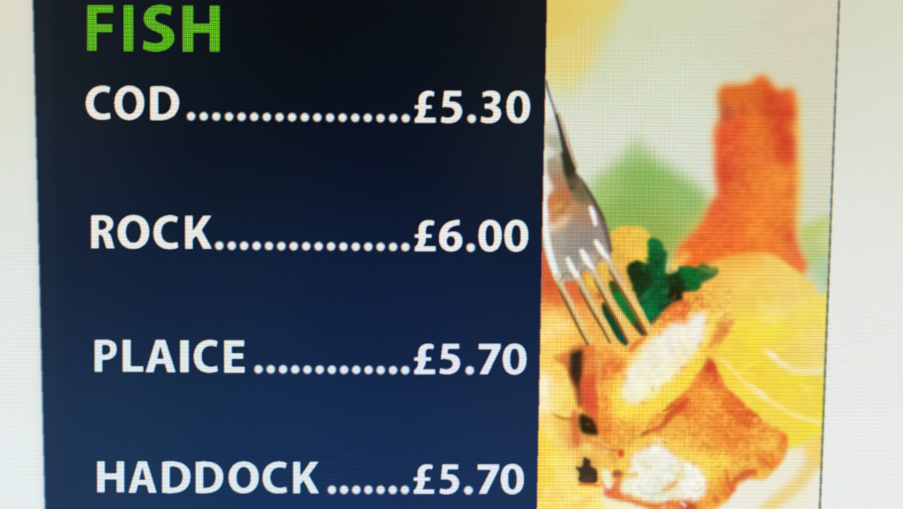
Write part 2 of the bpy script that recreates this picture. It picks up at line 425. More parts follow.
    stroke([(820, 470), (812, 486), (800, 500), (790, 516)], [5, 6, 8, 8], (238, 232, 206), 3, alpha=.8)

    # ------------------------------------------- chips on the left of the fork
    p = new_part('chip', P_FOOD, 'orange chip behind the fork tines')
    fill([(530, 238), (545, 240), (560, 262), (590, 250), (612, 232), (622, 226), (644, 228), (652, 240), (650, 262), (640, 285), (650, 330), (640, 352), (612, 354), (606, 352), (606, 372),
          (606, 400), (606, 420), (608, 440), (606, 455), (608, 470), (600, 500), (604, 520), (530, 560)],
         [(618, 236, 236, 186, 60), (640, 236, 234, 194, 64), (634, 252, 238, 190, 62), (618, 256, 228, 170, 62), (622, 270, 232, 160, 72), (546, 262, 216, 84, 54, 8), (548, 285, 212, 80, 50, 9), (556, 298, 220, 92, 52, 7),
          (573, 283, 218, 100, 60, 8), (592, 282, 228, 176, 66, 6), (576, 297, 224, 96, 56, 8), (545, 308, 240, 150, 74, 7), (550, 320, 246, 204, 110), (570, 312, 240, 160, 80), (562, 328, 246, 196, 96), (545, 335, 248, 220, 140),
          (590, 320, 236, 160, 86), (600, 335, 240, 168, 82), (620, 348, 240, 176, 80), (575, 340, 242, 168, 64), (555, 352, 244, 196, 84), (546, 360, 246, 200, 90), (560, 372, 246, 196, 86), (546, 385, 250, 232, 172),
          (562, 395, 248, 216, 112), (570, 405, 244, 196, 78), (546, 405, 248, 236, 190, 9), (556, 422, 244, 196, 70), (548, 440, 248, 214, 58), (562, 440, 244, 208, 110), (572, 440, 228, 130, 80, 7), (552, 460, 246, 214, 60),
          (565, 470, 246, 222, 120), (545, 480, 246, 210, 60), (560, 490, 244, 214, 110), (580, 495, 246, 222, 100), (548, 500, 246, 216, 96), (590, 500, 246, 226, 130), (586, 455, 236, 170, 84, 7), (590, 442, 236, 160, 80, 6)],
         1.6, p, 10., tex=9, texcell=5, seed=21, soften=2)
    for lb_, pl_ in (('yellow chip end showing above the fork tines', [(606, 226), (655, 222), (656, 262), (622, 284), (608, 256)]),
                     ('pale chip crossed by the left tine', [(530, 303), (560, 300), (592, 318), (600, 345), (584, 350), (560, 350), (530, 340)]),
                     ('broad yellow chip left of the dark gap', [(530, 340), (552, 350), (572, 372), (582, 406), (580, 418), (530, 414)]),
                     ('lower left chip with pale specks', [(530, 415), (580, 419), (582, 450), (578, 480), (560, 486), (530, 484)]),
                     ('pale chip end in the bottom left corner', [(530, 486), (580, 486), (602, 488), (612, 560), (530, 560)])):
        mark(pl_, new_part('chip', P_FOOD, lb_), p)
    stroke([(540, 302), (556, 298), (566, 306)], [4, 5, 3], (222, 110, 50), 1.8, alpha=.6)
    fill([(553, 357), (566, 352), (580, 348), (590, 342), (596, 350), (600, 364), (597, 380), (600, 410), (599, 436), (590, 424), (583, 410), (578, 392), (572, 376), (564, 366)],
         [(560, 359, 220, 110, 54, 6), (590, 350, 226, 112, 58, 7), (590, 366, 226, 118, 62), (592, 380, 208, 76, 46, 7), (592, 398, 218, 72, 50), (594, 420, 226, 90, 50), (600, 360, 236, 148, 70, 6), (600, 390, 232, 110, 56, 5)], 2., None, 9., tex=6, seed=31)
    stroke([(552, 413), (562, 418), (572, 419), (582, 420)], [2, 3, 4, 6], (170, 84, 40), 1.2, alpha=.8)
    stroke([(571, 372), (577, 388), (581, 408)], [4, 5, 4], (222, 100, 50), 1.8, alpha=.75)
    blob(543, 384, 5, 16, (250, 244, 216), 3, -.15, alpha=.85)
    blob(556, 398, 8, 4, (250, 226, 120), 3, .3, alpha=.6)
    blob(549, 428, 5, 7, (250, 240, 190), 3, alpha=.6)
    blob(567, 432, 9, 13, (240, 156, 78), 4, alpha=.65)
    blob(556, 462, 4, 12, (252, 240, 150), 3, alpha=.6)
    blob(547, 474, 5, 8, (248, 212, 50), 3, alpha=.6)
    stroke([(540, 345), (556, 342), (572, 345)], [5, 6, 4], (248, 190, 50), 2, alpha=.7)
    blob(560, 326, 8, 5, (250, 232, 160), 3, alpha=.7)
    stroke([(540, 412), (556, 413), (572, 416)], [3, 3, 2], (250, 226, 140), 1.2, alpha=.7)
    stroke([(574, 410), (575, 424), (577, 446)], [6, 9, 6], (212, 92, 52), 2, alpha=.85)
    stroke([(572, 350), (578, 346), (586, 346)], [4, 5, 4], (206, 84, 50), 1.6, alpha=.8)
    stroke([(569, 360), (572, 376), (577, 394), (580, 408)], [6, 6, 5, 5], (196, 82, 44), 1.8, alpha=.75)
    dark = (52, 36, 20)
    fill([(571, 353), (576, 351), (582, 350), (582.5, 362), (582, 374), (579.5, 384), (580.5, 394), (581.5, 405), (580, 404), (578, 392), (574, 382), (570.5, 374), (570.5, 364)], dark, 1.9)
    blob(588, 424, 10, 13, (176, 92, 44), 3, alpha=.6)
    fill([(580, 414), (588, 417), (593, 420), (598, 434), (588, 434), (581, 430)], (50, 34, 14), 1.5)
    blob(587, 471, 12, 14, (206, 140, 66), 3, alpha=.6)
    blob(586, 450, 6, 5, (240, 196, 100), 2, alpha=.6)
    fill([(575.5, 467), (581, 467), (583, 464), (584, 457), (588, 459), (590.5, 460), (591, 466), (596, 469), (597.5, 474), (597, 482), (588, 483.5), (579, 481), (579.5, 473)], (64, 50, 36), 1.)
    blob(587, 479, 6, 3, (96, 66, 56), 1.5, alpha=.6)
    crumbs([(570, 352), (584, 350), (582, 404), (576, 400)], 9, [(96, 56, 28), (150, 84, 40), (40, 28, 16)], (1, 2.4), 51, .5, 1.)
    crumbs([(578, 414), (594, 418), (600, 436), (582, 434)], 8, [(110, 62, 30), (180, 100, 50), (40, 28, 14)], (1, 2.4), 52, .5, 1.)
    stroke([(578, 484), (588, 484), (600, 486)], [3, 3, 3], (218, 84, 40), 1.2, alpha=.8)
    crumbs([(541, 424), (560, 430), (572, 460), (578, 486), (600, 492), (604, 510), (541, 510)], 46, [(250, 244, 200), (246, 204, 60), (240, 176, 76), (248, 236, 176), (240, 180, 90)], (2.2, 5), 33, .45, 1.6)
    crumbs([(541, 308), (580, 318), (596, 340), (570, 348), (572, 380), (574, 408), (541, 410)], 30, [(250, 240, 190), (250, 214, 50), (242, 176, 70), (248, 232, 140)], (2.2, 4.5), 34, .35, 1.8)
    stroke([(545, 493), (549, 490)], [8, 9], (250, 236, 170), 2, alpha=.6)
    stroke([(558, 470), (566, 488), (572, 500)], [7, 8, 9], (248, 232, 150), 3, alpha=.55)

    # ------------------------------------------------------------------ parsley
    p = new_part('parsley', P_FOOD, 'dark green parsley sprig behind the fork tines')
    blob(684, 296, 13, 8, (236, 150, 66), 2.5)
    stroke([(666, 276), (678, 264), (688, 252)], [8, 9, 7], (240, 184, 90), 2.5, alpha=.85)
    fill([(648, 240), (654, 238), (661, 242), (664, 250), (667, 254), (665, 266), (666, 273), (675, 271), (681, 266), (690, 266), (696, 268), (703, 264), (710, 266), (718, 269), (716, 275), (708, 279), (702, 284), (698, 290),
          (690, 291), (683, 293), (682, 302), (674, 304), (670, 309), (663, 312), (658, 321), (651, 325), (645, 318), (638, 300), (631, 284), (627, 272), (629, 264), (636, 260), (643, 262), (648, 261)],
         [(655, 244, 21, 107, 49, 7), (655, 258, 19, 88, 44), (638, 270, 28, 48, 21), (645, 278, 26, 49, 21), (656, 272, 12, 84, 39), (652, 292, 16, 77, 42, 6), (640, 288, 23, 55, 23), (668, 270, 23, 92, 40, 6),
          (664, 284, 14, 84, 39), (676, 290, 33, 39, 16, 9), (672, 282, 32, 39, 14, 6), (690, 274, 16, 104, 42), (703, 272, 30, 99, 40), (713, 270, 74, 113, 53, 5), (706, 280, 53, 102, 44, 4), (634, 275, 30, 39, 18, 7), (648, 293, 21, 114, 58, 4), (692, 288, 18, 99, 39, 6), (660, 304, 12, 95, 49),
          (652, 314, 11, 113, 58, 6), (664, 306, 26, 39, 19, 5), (656, 320, 12, 114, 56, 6)], 1.4, p, 7., rough=1.6, tex=8, texcell=3, seed=5)
    crumbs([(636, 264), (655, 245), (664, 268), (690, 268), (712, 270), (694, 292), (668, 304), (655, 320), (644, 300)], 46, [(14, 116, 56), (24, 60, 26), (30, 140, 70), (36, 48, 20), (20, 96, 44), (28, 50, 22)], (1.5, 3.5), 12, .55, 1.2)
    stroke([(700, 268), (710, 270), (718, 270)], [5, 6, 4], (160, 156, 70), 2.2, alpha=.55)
    fill([(609, 282), (618, 284), (634, 312), (646, 334), (642, 336), (628, 319), (614, 298)],
         [(612, 286, 56, 74, 30, 5), (620, 300, 26, 118, 50, 6), (630, 314, 30, 106, 44, 5), (640, 330, 70, 62, 26, 5)], 1.1, p, 6.)
    fill([(602, 303), (608, 306), (618, 322), (628, 342), (624, 345), (614, 334), (604, 315)],
         [(604, 308, 36, 56, 28, 5), (612, 322, 26, 66, 34, 6), (622, 340, 24, 70, 52, 5)], 1.1, p, 6.)

    # ---------------------------------------------------------- lower fried piece
    p = new_part('battered_fish', P_FOOD, 'lower golden battered fish piece lying on the plate')
    fill([(708, 359), (716, 366), (724, 384), (738, 397), (756, 414), (770, 424), (784, 432), (788, 440), (784, 456), (774, 470), (764, 479), (752, 479), (744, 480), (736, 488), (728, 500), (716, 508),
          (700, 516), (660, 512), (640, 506), (618, 496), (606, 490), (599, 480), (602, 466), (606, 452), (612, 440), (626, 430), (642, 420), (660, 408), (680, 392), (696, 372)],
         [(709, 364, 196, 52, 34, 6), (716, 378, 222, 88, 46, 7), (700, 380, 230, 118, 50, 8), (690, 400, 234, 136, 56), (683, 405, 214, 74, 44, 6), (710, 400, 238, 150, 58), (735, 405, 226, 96, 46, 7), (750, 418, 216, 84, 44, 7),
          (720, 425, 234, 128, 54), (700, 428, 238, 146, 58), (670, 425, 238, 160, 56), (655, 432, 236, 140, 50), (645, 440, 240, 172, 56), (755, 436, 238, 152, 62), (770, 444, 240, 166, 66), (784, 440, 226, 112, 52, 6), (766, 460, 228, 106, 50, 7),
          (735, 440, 232, 120, 50), (745, 455, 236, 144, 54), (715, 448, 238, 150, 52), (690, 448, 240, 172, 56), (745, 466, 240, 180, 62), (720, 462, 242, 204, 64), (700, 462, 242, 206, 66), (760, 474, 240, 170, 66),
          (732, 478, 236, 150, 60), (752, 472, 218, 96, 52, 5), (744, 476, 206, 84, 52, 5), (730, 490, 222, 96, 50, 6), (715, 496, 236, 156, 62), (700, 504, 236, 150, 66), (690, 507, 196, 66, 44, 6), (665, 508, 232, 130, 70),
          (628, 462, 240, 180, 70), (612, 456, 236, 160, 66), (610, 470, 240, 190, 80), (606, 490, 222, 96, 54, 7), (616, 496, 224, 96, 56, 7), (635, 502, 232, 150, 80)],
         1.6, p, 9., rough=1.6, tex=15, texcell=4, seed=41, soften=2)
    crumbs([(708, 364), (738, 402), (784, 436), (770, 468), (740, 478), (720, 500), (640, 502), (604, 486), (612, 440), (650, 420), (690, 384)], 230, [(206, 84, 40), (226, 120, 50), (248, 206, 90), (244, 190, 70), (250, 220, 120), (214, 100, 50)], seed=8, alpha=.36)
    creases([(700, 380), (738, 404), (778, 436), (764, 466), (740, 474), (712, 470), (690, 452), (655, 436), (650, 424), (690, 400)], 44, [(206, 80, 44), (222, 104, 48), (250, 210, 96), (246, 190, 74)], seed=3, alpha=.55)
    stroke([(730, 486), (738, 478), (748, 472), (756, 472)], [4, 5, 6, 4], (206, 76, 44), 1.4, alpha=.8)
    stroke([(757, 444), (770, 446), (778, 440)], [3, 5, 4], (240, 186, 80), 2, alpha=.6)
    stroke([(726, 468), (728, 482), (734, 490)], [2, 3, 4], (216, 84, 48), 1.3, alpha=.7)
    stroke([(620, 474), (628, 452), (646, 440), (664, 440), (682, 452), (700, 462), (712, 478)], [6, 8, 8, 8, 9, 9, 7], (246, 212, 80), 3., alpha=.7)
    p = new_part('fish_flesh', P_FOOD, 'flaky white flesh of the lower fish piece')
    fill([(628, 468), (632, 456), (642, 448), (656, 442), (668, 448), (678, 457), (690, 461), (700, 468), (707, 480), (705, 492), (698, 500), (684, 500), (672, 498), (664, 504), (650, 502), (634, 497),
          (622, 493), (619, 484), (625, 478)],
         [(650, 452, 238, 234, 214), (660, 462, 238, 238, 228), (640, 466, 238, 232, 206), (670, 470, 236, 236, 226), (695, 475, 240, 240, 228), (640, 485, 240, 240, 230), (690, 490, 240, 240, 232), (660, 492, 232, 232, 214),
          (628, 488, 240, 232, 206), (672, 488, 238, 226, 186, 5)], 2.0, p, 9., rough=2., tex=7, texcell=4, seed=43)
    crumbs([(630, 465), (655, 448), (690, 468), (700, 490), (660, 498), (628, 488)], 60, [(250, 250, 244), (214, 218, 196), (240, 222, 170), (250, 248, 240), (228, 230, 214)], (1.5, 3.5), 16, .5, 1.1)
    creases([(630, 465), (655, 448), (690, 466), (702, 488), (660, 498), (628, 488)], 22, [(206, 204, 176), (238, 206, 140), (224, 214, 170), (252, 252, 248)], (8, 16), 9, .6, (1., 2.))
    stroke([(678, 458), (682, 466), (680, 474), (684, 480)], [2, 3, 3, 2], (240, 208, 120), 1.3, alpha=.7)
    stroke([(662, 491), (670, 487), (677, 481)], [3, 5, 4], (226, 160, 90), 1.3, alpha=.8)
    stroke([(676, 474), (678, 480)], [3, 4], (222, 214, 90), 1.3, alpha=.6)
    stroke([(628, 476), (638, 474)], [4, 5], (236, 182, 104), 1.4, alpha=.8)
    for q_, (x_, y_) in enumerate([(622, 478), (628, 462), (636, 452), (648, 445), (660, 443), (671, 450), (682, 459), (694, 463), (703, 472), (707, 484), (703, 495), (690, 500), (676, 499), (660, 504), (644, 500), (630, 496)]):
        blob(x_, y_, 3.2, 2.2, [(246, 214, 110), (240, 178, 90), (250, 230, 160), (228, 130, 66)][q_ % 4], 1.2, q_ * 1.3, alpha=.55)
    stroke([(648, 467), (652, 466)], [3, 3], (206, 206, 140), 1.2, alpha=.7)
    stroke([(640, 493), (652, 494), (664, 491)], [2, 2.5, 2], (206, 210, 180), 1.2, alpha=.6)
    stroke([(652, 438), (660, 440), (668, 443)], [3, 4, 2], (246, 224, 170), 1.2, alpha=.8)
    stroke([(662, 441), (668, 443)], [1.5, 1.5], (180, 110, 50), .8, alpha=.8)
    blob(607, 479, 5.2, 11, (240, 236, 206), 1.6, -.25)
    blob(617.5, 474, 5.2, 4, (168, 80, 54), 1.3)
    stroke([(619, 476), (618, 484), (617, 490)], [6, 4, 3], (214, 124, 84), 1.3, alpha=.85)
    blob(621, 453, 3.2, 4.5, (218, 62, 40), 1.3)
    stroke([(604, 447), (612, 450), (618, 450)], [1.5, 2, 2], (206, 84, 44), 1, alpha=.8)
    blob(606, 458, 5, 4, (238, 196, 74), 2, alpha=.6)
    blob(588, 446, 5, 4, (246, 212, 110), 2, alpha=.7)
    stroke([(582, 440), (592, 442), (602, 446)], [2, 3, 2], (226, 120, 60), 1.4, alpha=.7)
    stroke([(604, 492), (612, 495), (624, 500)], [6, 7, 3], (216, 84, 54), 1.6, alpha=.85)
    stroke([(622, 499), (640, 503), (656, 506), (668, 503), (680, 506), (690, 503)], [2, 2.5, 4, 3, 4, 3], (214, 110, 64), 1.2, alpha=.8)
    blob(690, 508, 7, 5, (186, 66, 48), 1.6, alpha=.85)
    stroke([(680, 501), (686, 507)], [3, 3], (240, 236, 214), 1.1, alpha=.8)
    blob(716, 499, 3.5, 4, (200, 84, 46), 1.5, alpha=.7)

    # ------------------------------------------------------------ main fried piece
    p = new_part('battered_fish', P_FOOD, 'golden battered fish piece held down by the fork')
    fill([(597, 352), (606, 346), (618, 350), (632, 342), (648, 333), (654, 322), (662, 314), (670, 305), (682, 300), (694, 294), (706, 289), (718, 285), (728, 287), (734, 298), (735, 314), (730, 328),
          (724, 340), (714, 352), (706, 362), (697, 378), (684, 391), (672, 400), (660, 410), (648, 422), (640, 436), (626, 446), (612, 448), (602, 438), (599, 420), (600, 400), (597, 380), (600, 366)],
         [(606, 352, 238, 150, 70), (622, 352, 240, 178, 74), (604, 372, 230, 112, 60), (614, 366, 232, 110, 52, 7), (612, 385, 238, 160, 66), (604, 400, 238, 140, 62), (616, 400, 244, 204, 62, 7), (625, 412, 246, 210, 62),
          (606, 425, 234, 124, 50), (620, 430, 238, 156, 56), (640, 410, 244, 200, 60), (655, 404, 242, 208, 58), (632, 432, 238, 160, 56), (668, 392, 244, 208, 56), (685, 378, 242, 196, 56), (698, 362, 240, 206, 60), (710, 345, 240, 190, 62),
          (660, 318, 234, 150, 66), (670, 312, 230, 116, 52, 6), (684, 304, 224, 96, 50, 6), (678, 318, 228, 112, 54, 5), (696, 300, 238, 166, 66), (712, 294, 236, 170, 72), (724, 300, 238, 186, 80), (722, 314, 238, 192, 86),
          (725, 328, 226, 126, 62, 6), (716, 338, 228, 130, 62, 5), (712, 322, 244, 210, 80, 6), (640, 338, 240, 170, 74), (650, 332, 238, 172, 74)],
         1.5, p, 8., rough=1.6, tex=15, texcell=4, seed=61, soften=2)
    crumbs([(600, 352), (632, 344), (662, 314), (694, 296), (728, 290), (732, 320), (700, 372), (660, 408), (638, 434), (610, 444), (602, 420)], 170, [(206, 84, 40), (226, 120, 50), (248, 206, 90), (244, 190, 70), (250, 220, 120), (214, 100, 50)], seed=5, alpha=.38)
    creases([(600, 356), (620, 352), (622, 380), (612, 405), (640, 412), (680, 388), (712, 350), (716, 320), (724, 300), (732, 320), (700, 374), (640, 432), (610, 440), (602, 400)], 34, [(212, 92, 48), (224, 116, 56), (250, 222, 100), (248, 200, 80)], seed=4, alpha=.5)
    creases([(650, 330), (668, 306), (700, 292), (712, 300), (690, 312), (660, 326)], 16, [(206, 84, 44), (250, 206, 100), (222, 110, 56)], seed=6, alpha=.55)
    stroke([(697, 378), (706, 366), (709, 357)], [3, 4, 5], (214, 90, 50), 1.6, alpha=.8)
    stroke([(640, 437), (650, 431), (662, 426), (668, 418), (676, 410), (690, 398)], [2, 2.6, 4, 7, 7, 3], (204, 70, 46), 1.3, alpha=.9)
    stroke([(663, 411), (668, 409), (674, 405)], [1.5, 2, 1.5], (130, 56, 26), .8, alpha=.7)
    stroke([(642, 434), (648, 431)], [2, 2], (140, 60, 24), .8, alpha=.7)
    stroke([(651, 325), (656, 319), (664, 315), (668, 308), (676, 304), (684, 301)], [2, 2.5, 2, 3, 3, 2], (190, 76, 36), 1., alpha=.7)
    stroke([(662, 319), (672, 321), (682, 318), (690, 308)], [3, 3.5, 3, 2], (214, 98, 50), 1.3, alpha=.7)
    stroke([(718, 324), (723, 330), (716, 340), (708, 348)], [6, 8, 7, 4], (226, 124, 62), 1.6, alpha=.7)
    stroke([(716, 318), (722, 312)], [4, 4], (250, 232, 130), 1.3, alpha=.7)
    stroke([(630, 352), (636, 344), (646, 338)], [5, 6, 4], (214, 96, 50), 1.5, alpha=.8)
    stroke([(640, 344), (650, 338)], [3, 3], (222, 92, 48), 1.3, alpha=.6)
    stroke([(622, 372), (616, 392), (626, 408), (644, 408), (662, 398), (684, 380), (700, 358)], [6, 9, 10, 10, 10, 10, 6], (248, 216, 62), 3., alpha=.75)
    stroke([(626, 372), (636, 356), (650, 340), (662, 330)], [6, 7, 6, 4], (246, 206, 100), 2.2, alpha=.6)
    stroke([(710, 318), (709, 332), (704, 346)], [4, 6, 6], (248, 224, 80), 2., alpha=.8)
    p = new_part('fish_flesh', P_FOOD, 'soft white flesh of the fish piece under the fork')
    fill([(690, 316), (696, 311), (703, 312), (707, 320), (705, 334), (700, 346), (692, 357), (684, 367), (675, 377), (664, 388), (655, 395), (644, 402), (632, 405), (624, 402), (620, 392), (624, 376),
          (630, 362), (638, 350), (648, 340), (660, 333), (670, 324), (680, 321), (686, 323)],
         [(698, 320, 240, 236, 222), (690, 335, 242, 238, 222), (670, 345, 240, 238, 224), (650, 360, 238, 234, 212), (635, 385, 244, 240, 220), (660, 380, 242, 238, 210), (650, 395, 246, 238, 190), (680, 360, 244, 236, 196),
          (632, 398, 244, 238, 200), (665, 385, 246, 234, 150, 5), (640, 355, 240, 228, 180, 6)], 2.8, p, 9., rough=2.2, tex=7, texcell=5, seed=63)
    crumbs([(632, 390), (640, 360), (668, 334), (698, 320), (694, 345), (664, 380)], 26, [(250, 248, 238), (226, 222, 190), (244, 230, 180)], (2, 4), 15, .4, 1.6)
    for q_, (x_, y_) in enumerate([(690, 317), (697, 311), (704, 313), (708, 322), (705, 334), (700, 345), (692, 357), (683, 368), (674, 378), (663, 388), (654, 396), (643, 403), (631, 405), (623, 401), (620, 391), (624, 377), (630, 363), (638, 350), (647, 341), (660, 333), (670, 324), (681, 320)]):
        blob(x_, y_, 3.4, 2.2, [(246, 214, 110), (240, 178, 90), (250, 230, 160), (228, 130, 66)][q_ % 4], 1.2, q_ * 1.7, alpha=.5)
    creases([(630, 392), (640, 360), (668, 336), (698, 322), (692, 346), (660, 384)], 12, [(222, 214, 176), (250, 250, 244), (240, 224, 150)], (8, 15), 19, .45, (1., 2.))
    stroke([(652, 386), (653, 392)], [1.6, 1.6], (188, 200, 70), .8, alpha=.7)

    # --------------------------------------------------------------------- fork
    p = new_part('fork', P_FOOD, 'silver fork pressing its four tines into the fish')
    body = [(530, 60), (545, 78), (551, 92), (557, 110), (564, 136), (570, 158), (576, 174), (584, 184), (593, 200), (601, 216), (607, 232), (611, 248), (611, 260), (602, 262), (594, 270), (585, 272),
            (576, 280), (566, 282), (558, 284), (552, 272), (546, 258), (542, 246), (530, 240)]
    fill(body, [(547, 110, 226, 230, 222, 6), (556, 125, 206, 206, 190, 5), (548, 150, 216, 216, 202, 6), (553, 145, 172, 168, 146, 5), (556, 165, 168, 150, 126, 6), (561, 158, 190, 180, 150, 5), (546, 185, 230, 226, 214, 6), (546, 215, 232, 232, 226, 5),
                (558, 180, 176, 128, 96, 7), (563, 195, 186, 116, 72, 7), (552, 214, 200, 134, 74, 7), (572, 208, 190, 136, 96, 7), (556, 205, 196, 126, 70, 7), (580, 195, 126, 112, 82, 7), (582, 215, 170, 132, 108, 6), (562, 222, 214, 176, 140, 6), (550, 228, 222, 196, 164, 5),
                (572, 230, 158, 142, 126), (555, 240, 172, 160, 146), (575, 250, 152, 144, 134), (590, 240, 150, 138, 126), (600, 235, 158, 142, 130, 5), (560, 265, 176, 168, 150, 6), (604, 252, 168, 150, 130, 5), (590, 262, 186, 172, 150, 5)], .9, p, 7.)
    stroke([(542, 150), (544, 178), (546, 190), (545, 200)], [8, 8, 6, 4], (232, 236, 230), 1.4, alpha=.8)
    stroke([(544, 196), (545, 222), (547, 240), (551, 258), (557, 276), (562, 284)], [6, 6, 7, 7, 7, 4], (236, 238, 236), 1.2)
    stroke([(545, 80), (549, 92), (555, 110), (561, 132), (567, 156), (572, 172)], [3, 2.2, 2.6, 4, 7, 9], (62, 58, 44), .9)
    stroke([(558, 112), (564, 128), (570, 148), (577, 168)], [1.2, 1.8, 2.2, 2], (150, 116, 88), 1., alpha=.7)
    stroke([(564, 152), (569, 170), (573, 182), (572, 190)], [7, 11, 10, 4], (48, 48, 26), 1.6)
    stroke([(570, 178), (578, 188), (586, 198)], [8, 11, 8], (112, 96, 66), 2.4, alpha=.8)
    stroke([(575, 174), (584, 184), (593, 200), (601, 216), (607, 234), (611, 252)], [3, 3.5, 4, 5, 5, 4], (96, 84, 70), 1.2, alpha=.85)
    stroke([(584, 186), (594, 200), (604, 220)], [1.2, 1.6, 1.6], (58, 54, 44), .9, alpha=.8)
    stroke([(548, 84), (553, 100), (557, 114)], [1.5, 3, 2], (226, 222, 210), .9, alpha=.8)
    stroke([(552, 210), (560, 206), (570, 210)], [4, 5, 4], (222, 164, 104), 1.6, alpha=.7)
    stroke([(549, 228), (560, 224), (572, 214)], [4, 4, 2], (232, 206, 176), 1.6, alpha=.6)
    stroke([(560, 214), (570, 200)], [3, 3], (146, 92, 56), 1.6, alpha=.6)

    tines = [([(556, 274), (562, 287), (569, 300), (576, 314), (584, 330), (592, 344)], [6.5, 5.5, 5.5, 6, 7, 6]),
             ([(575, 272), (582, 285), (590, 300), (598, 314), (606, 327), (614, 342)], [7, 6.5, 7, 7.5, 8, 6]),
             ([(590, 266), (597, 278), (605, 292), (613, 307), (622, 322), (632, 342)], [7, 6.5, 7, 8, 8.5, 7]),
             ([(605, 256), (612, 268), (620, 281), (629, 296), (639, 312), (651, 334)], [7.5, 7, 7.5, 8.5, 8.5, 7])]
    for k, (c, w) in enumerate(tines):
        c = np.array(c, float)
        stroke(c, w, [(c[0][0], c[0][1], 216, 208, 186), (c[1][0], c[1][1], 196, 172, 128), (c[3][0], c[3][1], 216, 176, 108), (c[4][0], c[4][1], 228, 184, 108), (c[5][0], c[5][1], 232, 178, 104)], .9, p, fall=9.)
        off = np.array([-3.6, 1.4])
        stroke((c + off)[1:], [1.2, 2.6, 2.8, 2.6, 2.2], (112, 66, 34) if k else (96, 74, 40), .8, alpha=.85)
        stroke(c[:5] + [.6, -.6], [2.6, 1.8, 1.6, 1.6, 1.2], (238, 218, 172), .8, alpha=.7)
    stroke([(590, 206), (593, 214), (596, 226)], [3.5, 6, 3.5], (238, 238, 238), 1.0)
    stroke([(595, 240), (600, 248), (607, 259)], [4.5, 6.5, 5], (240, 238, 236), 1.0)
    stroke([(581, 249), (585, 257), (592, 269)], [4.5, 7, 5], (238, 236, 234), 1.0)
    stroke([(567, 257), (571, 266), (577, 277)], [4, 6, 5], (236, 236, 232), 1.0)
    for q in ([(560, 281), (566, 273), (574, 277)], [(580, 275), (586, 267), (592, 272)], [(596, 264), (601, 257), (607, 261)]):
        stroke(q, [1.6, 2, 1.6], (134, 108, 76), .9, alpha=.6)
    for (a, b, c_) in (((599, 262), (607, 276), (230, 178, 62)), ((585, 274), (594, 288), (232, 180, 66)), ((597, 292), (600, 299), (186, 96, 52)), ((567, 282), (578, 296), (220, 98, 58))):
        stroke([a, ((a[0] + b[0]) / 2 + .5, (a[1] + b[1]) / 2), b], [2.5, 5.5, 3], c_, 1.1, alpha=.9)

    # thin dark rule down the right side of the photo
    CLIP = None
    p = new_part('border_line', P_FOOD, 'thin dark rule down the right edge of the food photo')
    fill([[(RR(-90) - .3, -90), (RR(-90) + 1.5, -90), (RR(600) + 1.4, 600), (RR(600) - .4, 600)]],
         [(838, 0, 104, 102, 98), (828, 260, 94, 102, 86), (820, 500, 100, 108, 90)], .6, p, 60., smooth=False)


paint()

FOODM = (np.isin(LAB, [i for i, q in enumerate(PARTS) if i == P_FOOD or q[1] == P_FOOD])).astype(np.float32)
h_, w_ = LAB.shape
_warm = np.clip((IMG[..., 0] - IMG[..., 2] - 60) / 80, 0, 1) * FOODM * np.clip((YS[:, None] - 235) / 30, 0, 1) * np.clip((235 - IMG[..., 1]) / 50, 0, 1)
IMG[..., 1] += _warm * 13
IMG[..., 0] += _warm * 4
IMG[..., 2] += np.clip((IMG[..., 1] - IMG[..., 2] - 90) / 50, 0, 1) * FOODM * (IMG[..., 0] > 200) * 16
for ch, (sd, am) in enumerate(((71, 3.0), (72, 1.6), (73, 4.0))):
    IMG[..., ch] += noise(h_, w_, 16, sd, 2) * am * (.35 + .65 * FOODM)
# sub-pixel order of the panel: red a third of a pixel to the left, blue to the right
IMG[:, :-1, 0] = .35 * IMG[:, :-1, 0] + .65 * IMG[:, 1:, 0]
IMG[:, 1:, 2] = .35 * IMG[:, 1:, 2] + .65 * IMG[:, :-1, 2]
IMG = np.clip(IMG, 0, 255)
# ---PAINT END---

# ============================================================================
#  The real thing: a flat lit panel in a plastic frame, and the camera at it
# ============================================================================
import bpy
from mathutils import Matrix, Vector

sc = bpy.context.scene
COL = sc.collection

# camera: looking slightly down at the upright panel, turned a hair
PXW, PXH, FPX = 903., 509., 900.
DIST = .125
down = Vector(((335 - PXW / 2) / FPX, -(12800 - PXH / 2) / FPX, -1.)).normalized()
right = Vector((1., -.0073, -.0152))
zc = -down
xc = (right - zc * right.dot(zc)).normalized()
yc = zc.cross(xc)
RC = Matrix((xc, yc, zc))                 # camera -> world (rows: world axes in camera space)
fwd = RC @ Vector((0, 0, -1))
CAM = -fwd * (DIST / abs(fwd.y))
CAM = Vector((CAM.x, -DIST, CAM.z))


def project(x, z):
    """panel point (x, z) in metres -> layout units"""
    px, py, pz = x - CAM.x, np.full_like(x, -CAM.y), z - CAM.z
    cx = RC[0][0] * px + RC[1][0] * py + RC[2][0] * pz
    cy = RC[0][1] * px + RC[1][1] * py + RC[2][1] * pz
    cz = RC[0][2] * px + RC[1][2] * py + RC[2][2] * pz
    return PXW / 2 + FPX * cx / -cz, PXH / 2 - FPX * cy / -cz


cam_d = bpy.data.cameras.new('camera')
cam = bpy.data.objects.new('camera', cam_d)
COL.objects.link(cam)
cam.matrix_world = Matrix.Translation(CAM) @ RC.to_4x4()
cam_d.sensor_width = 36.
cam_d.lens = 36. * FPX / PXW
cam_d.clip_start = .005
cam_d.clip_end = 20.
sc.camera = cam


# ------------------------------------------------------------------ materials
def new_mat(name):
    m = bpy.data.materials.new(name)
    m.use_nodes = True
    nt = m.node_tree
    return m, nt, nt.nodes['Principled BSDF']


PITCH = 2.04 * DIST / FPX                 # one screen pixel


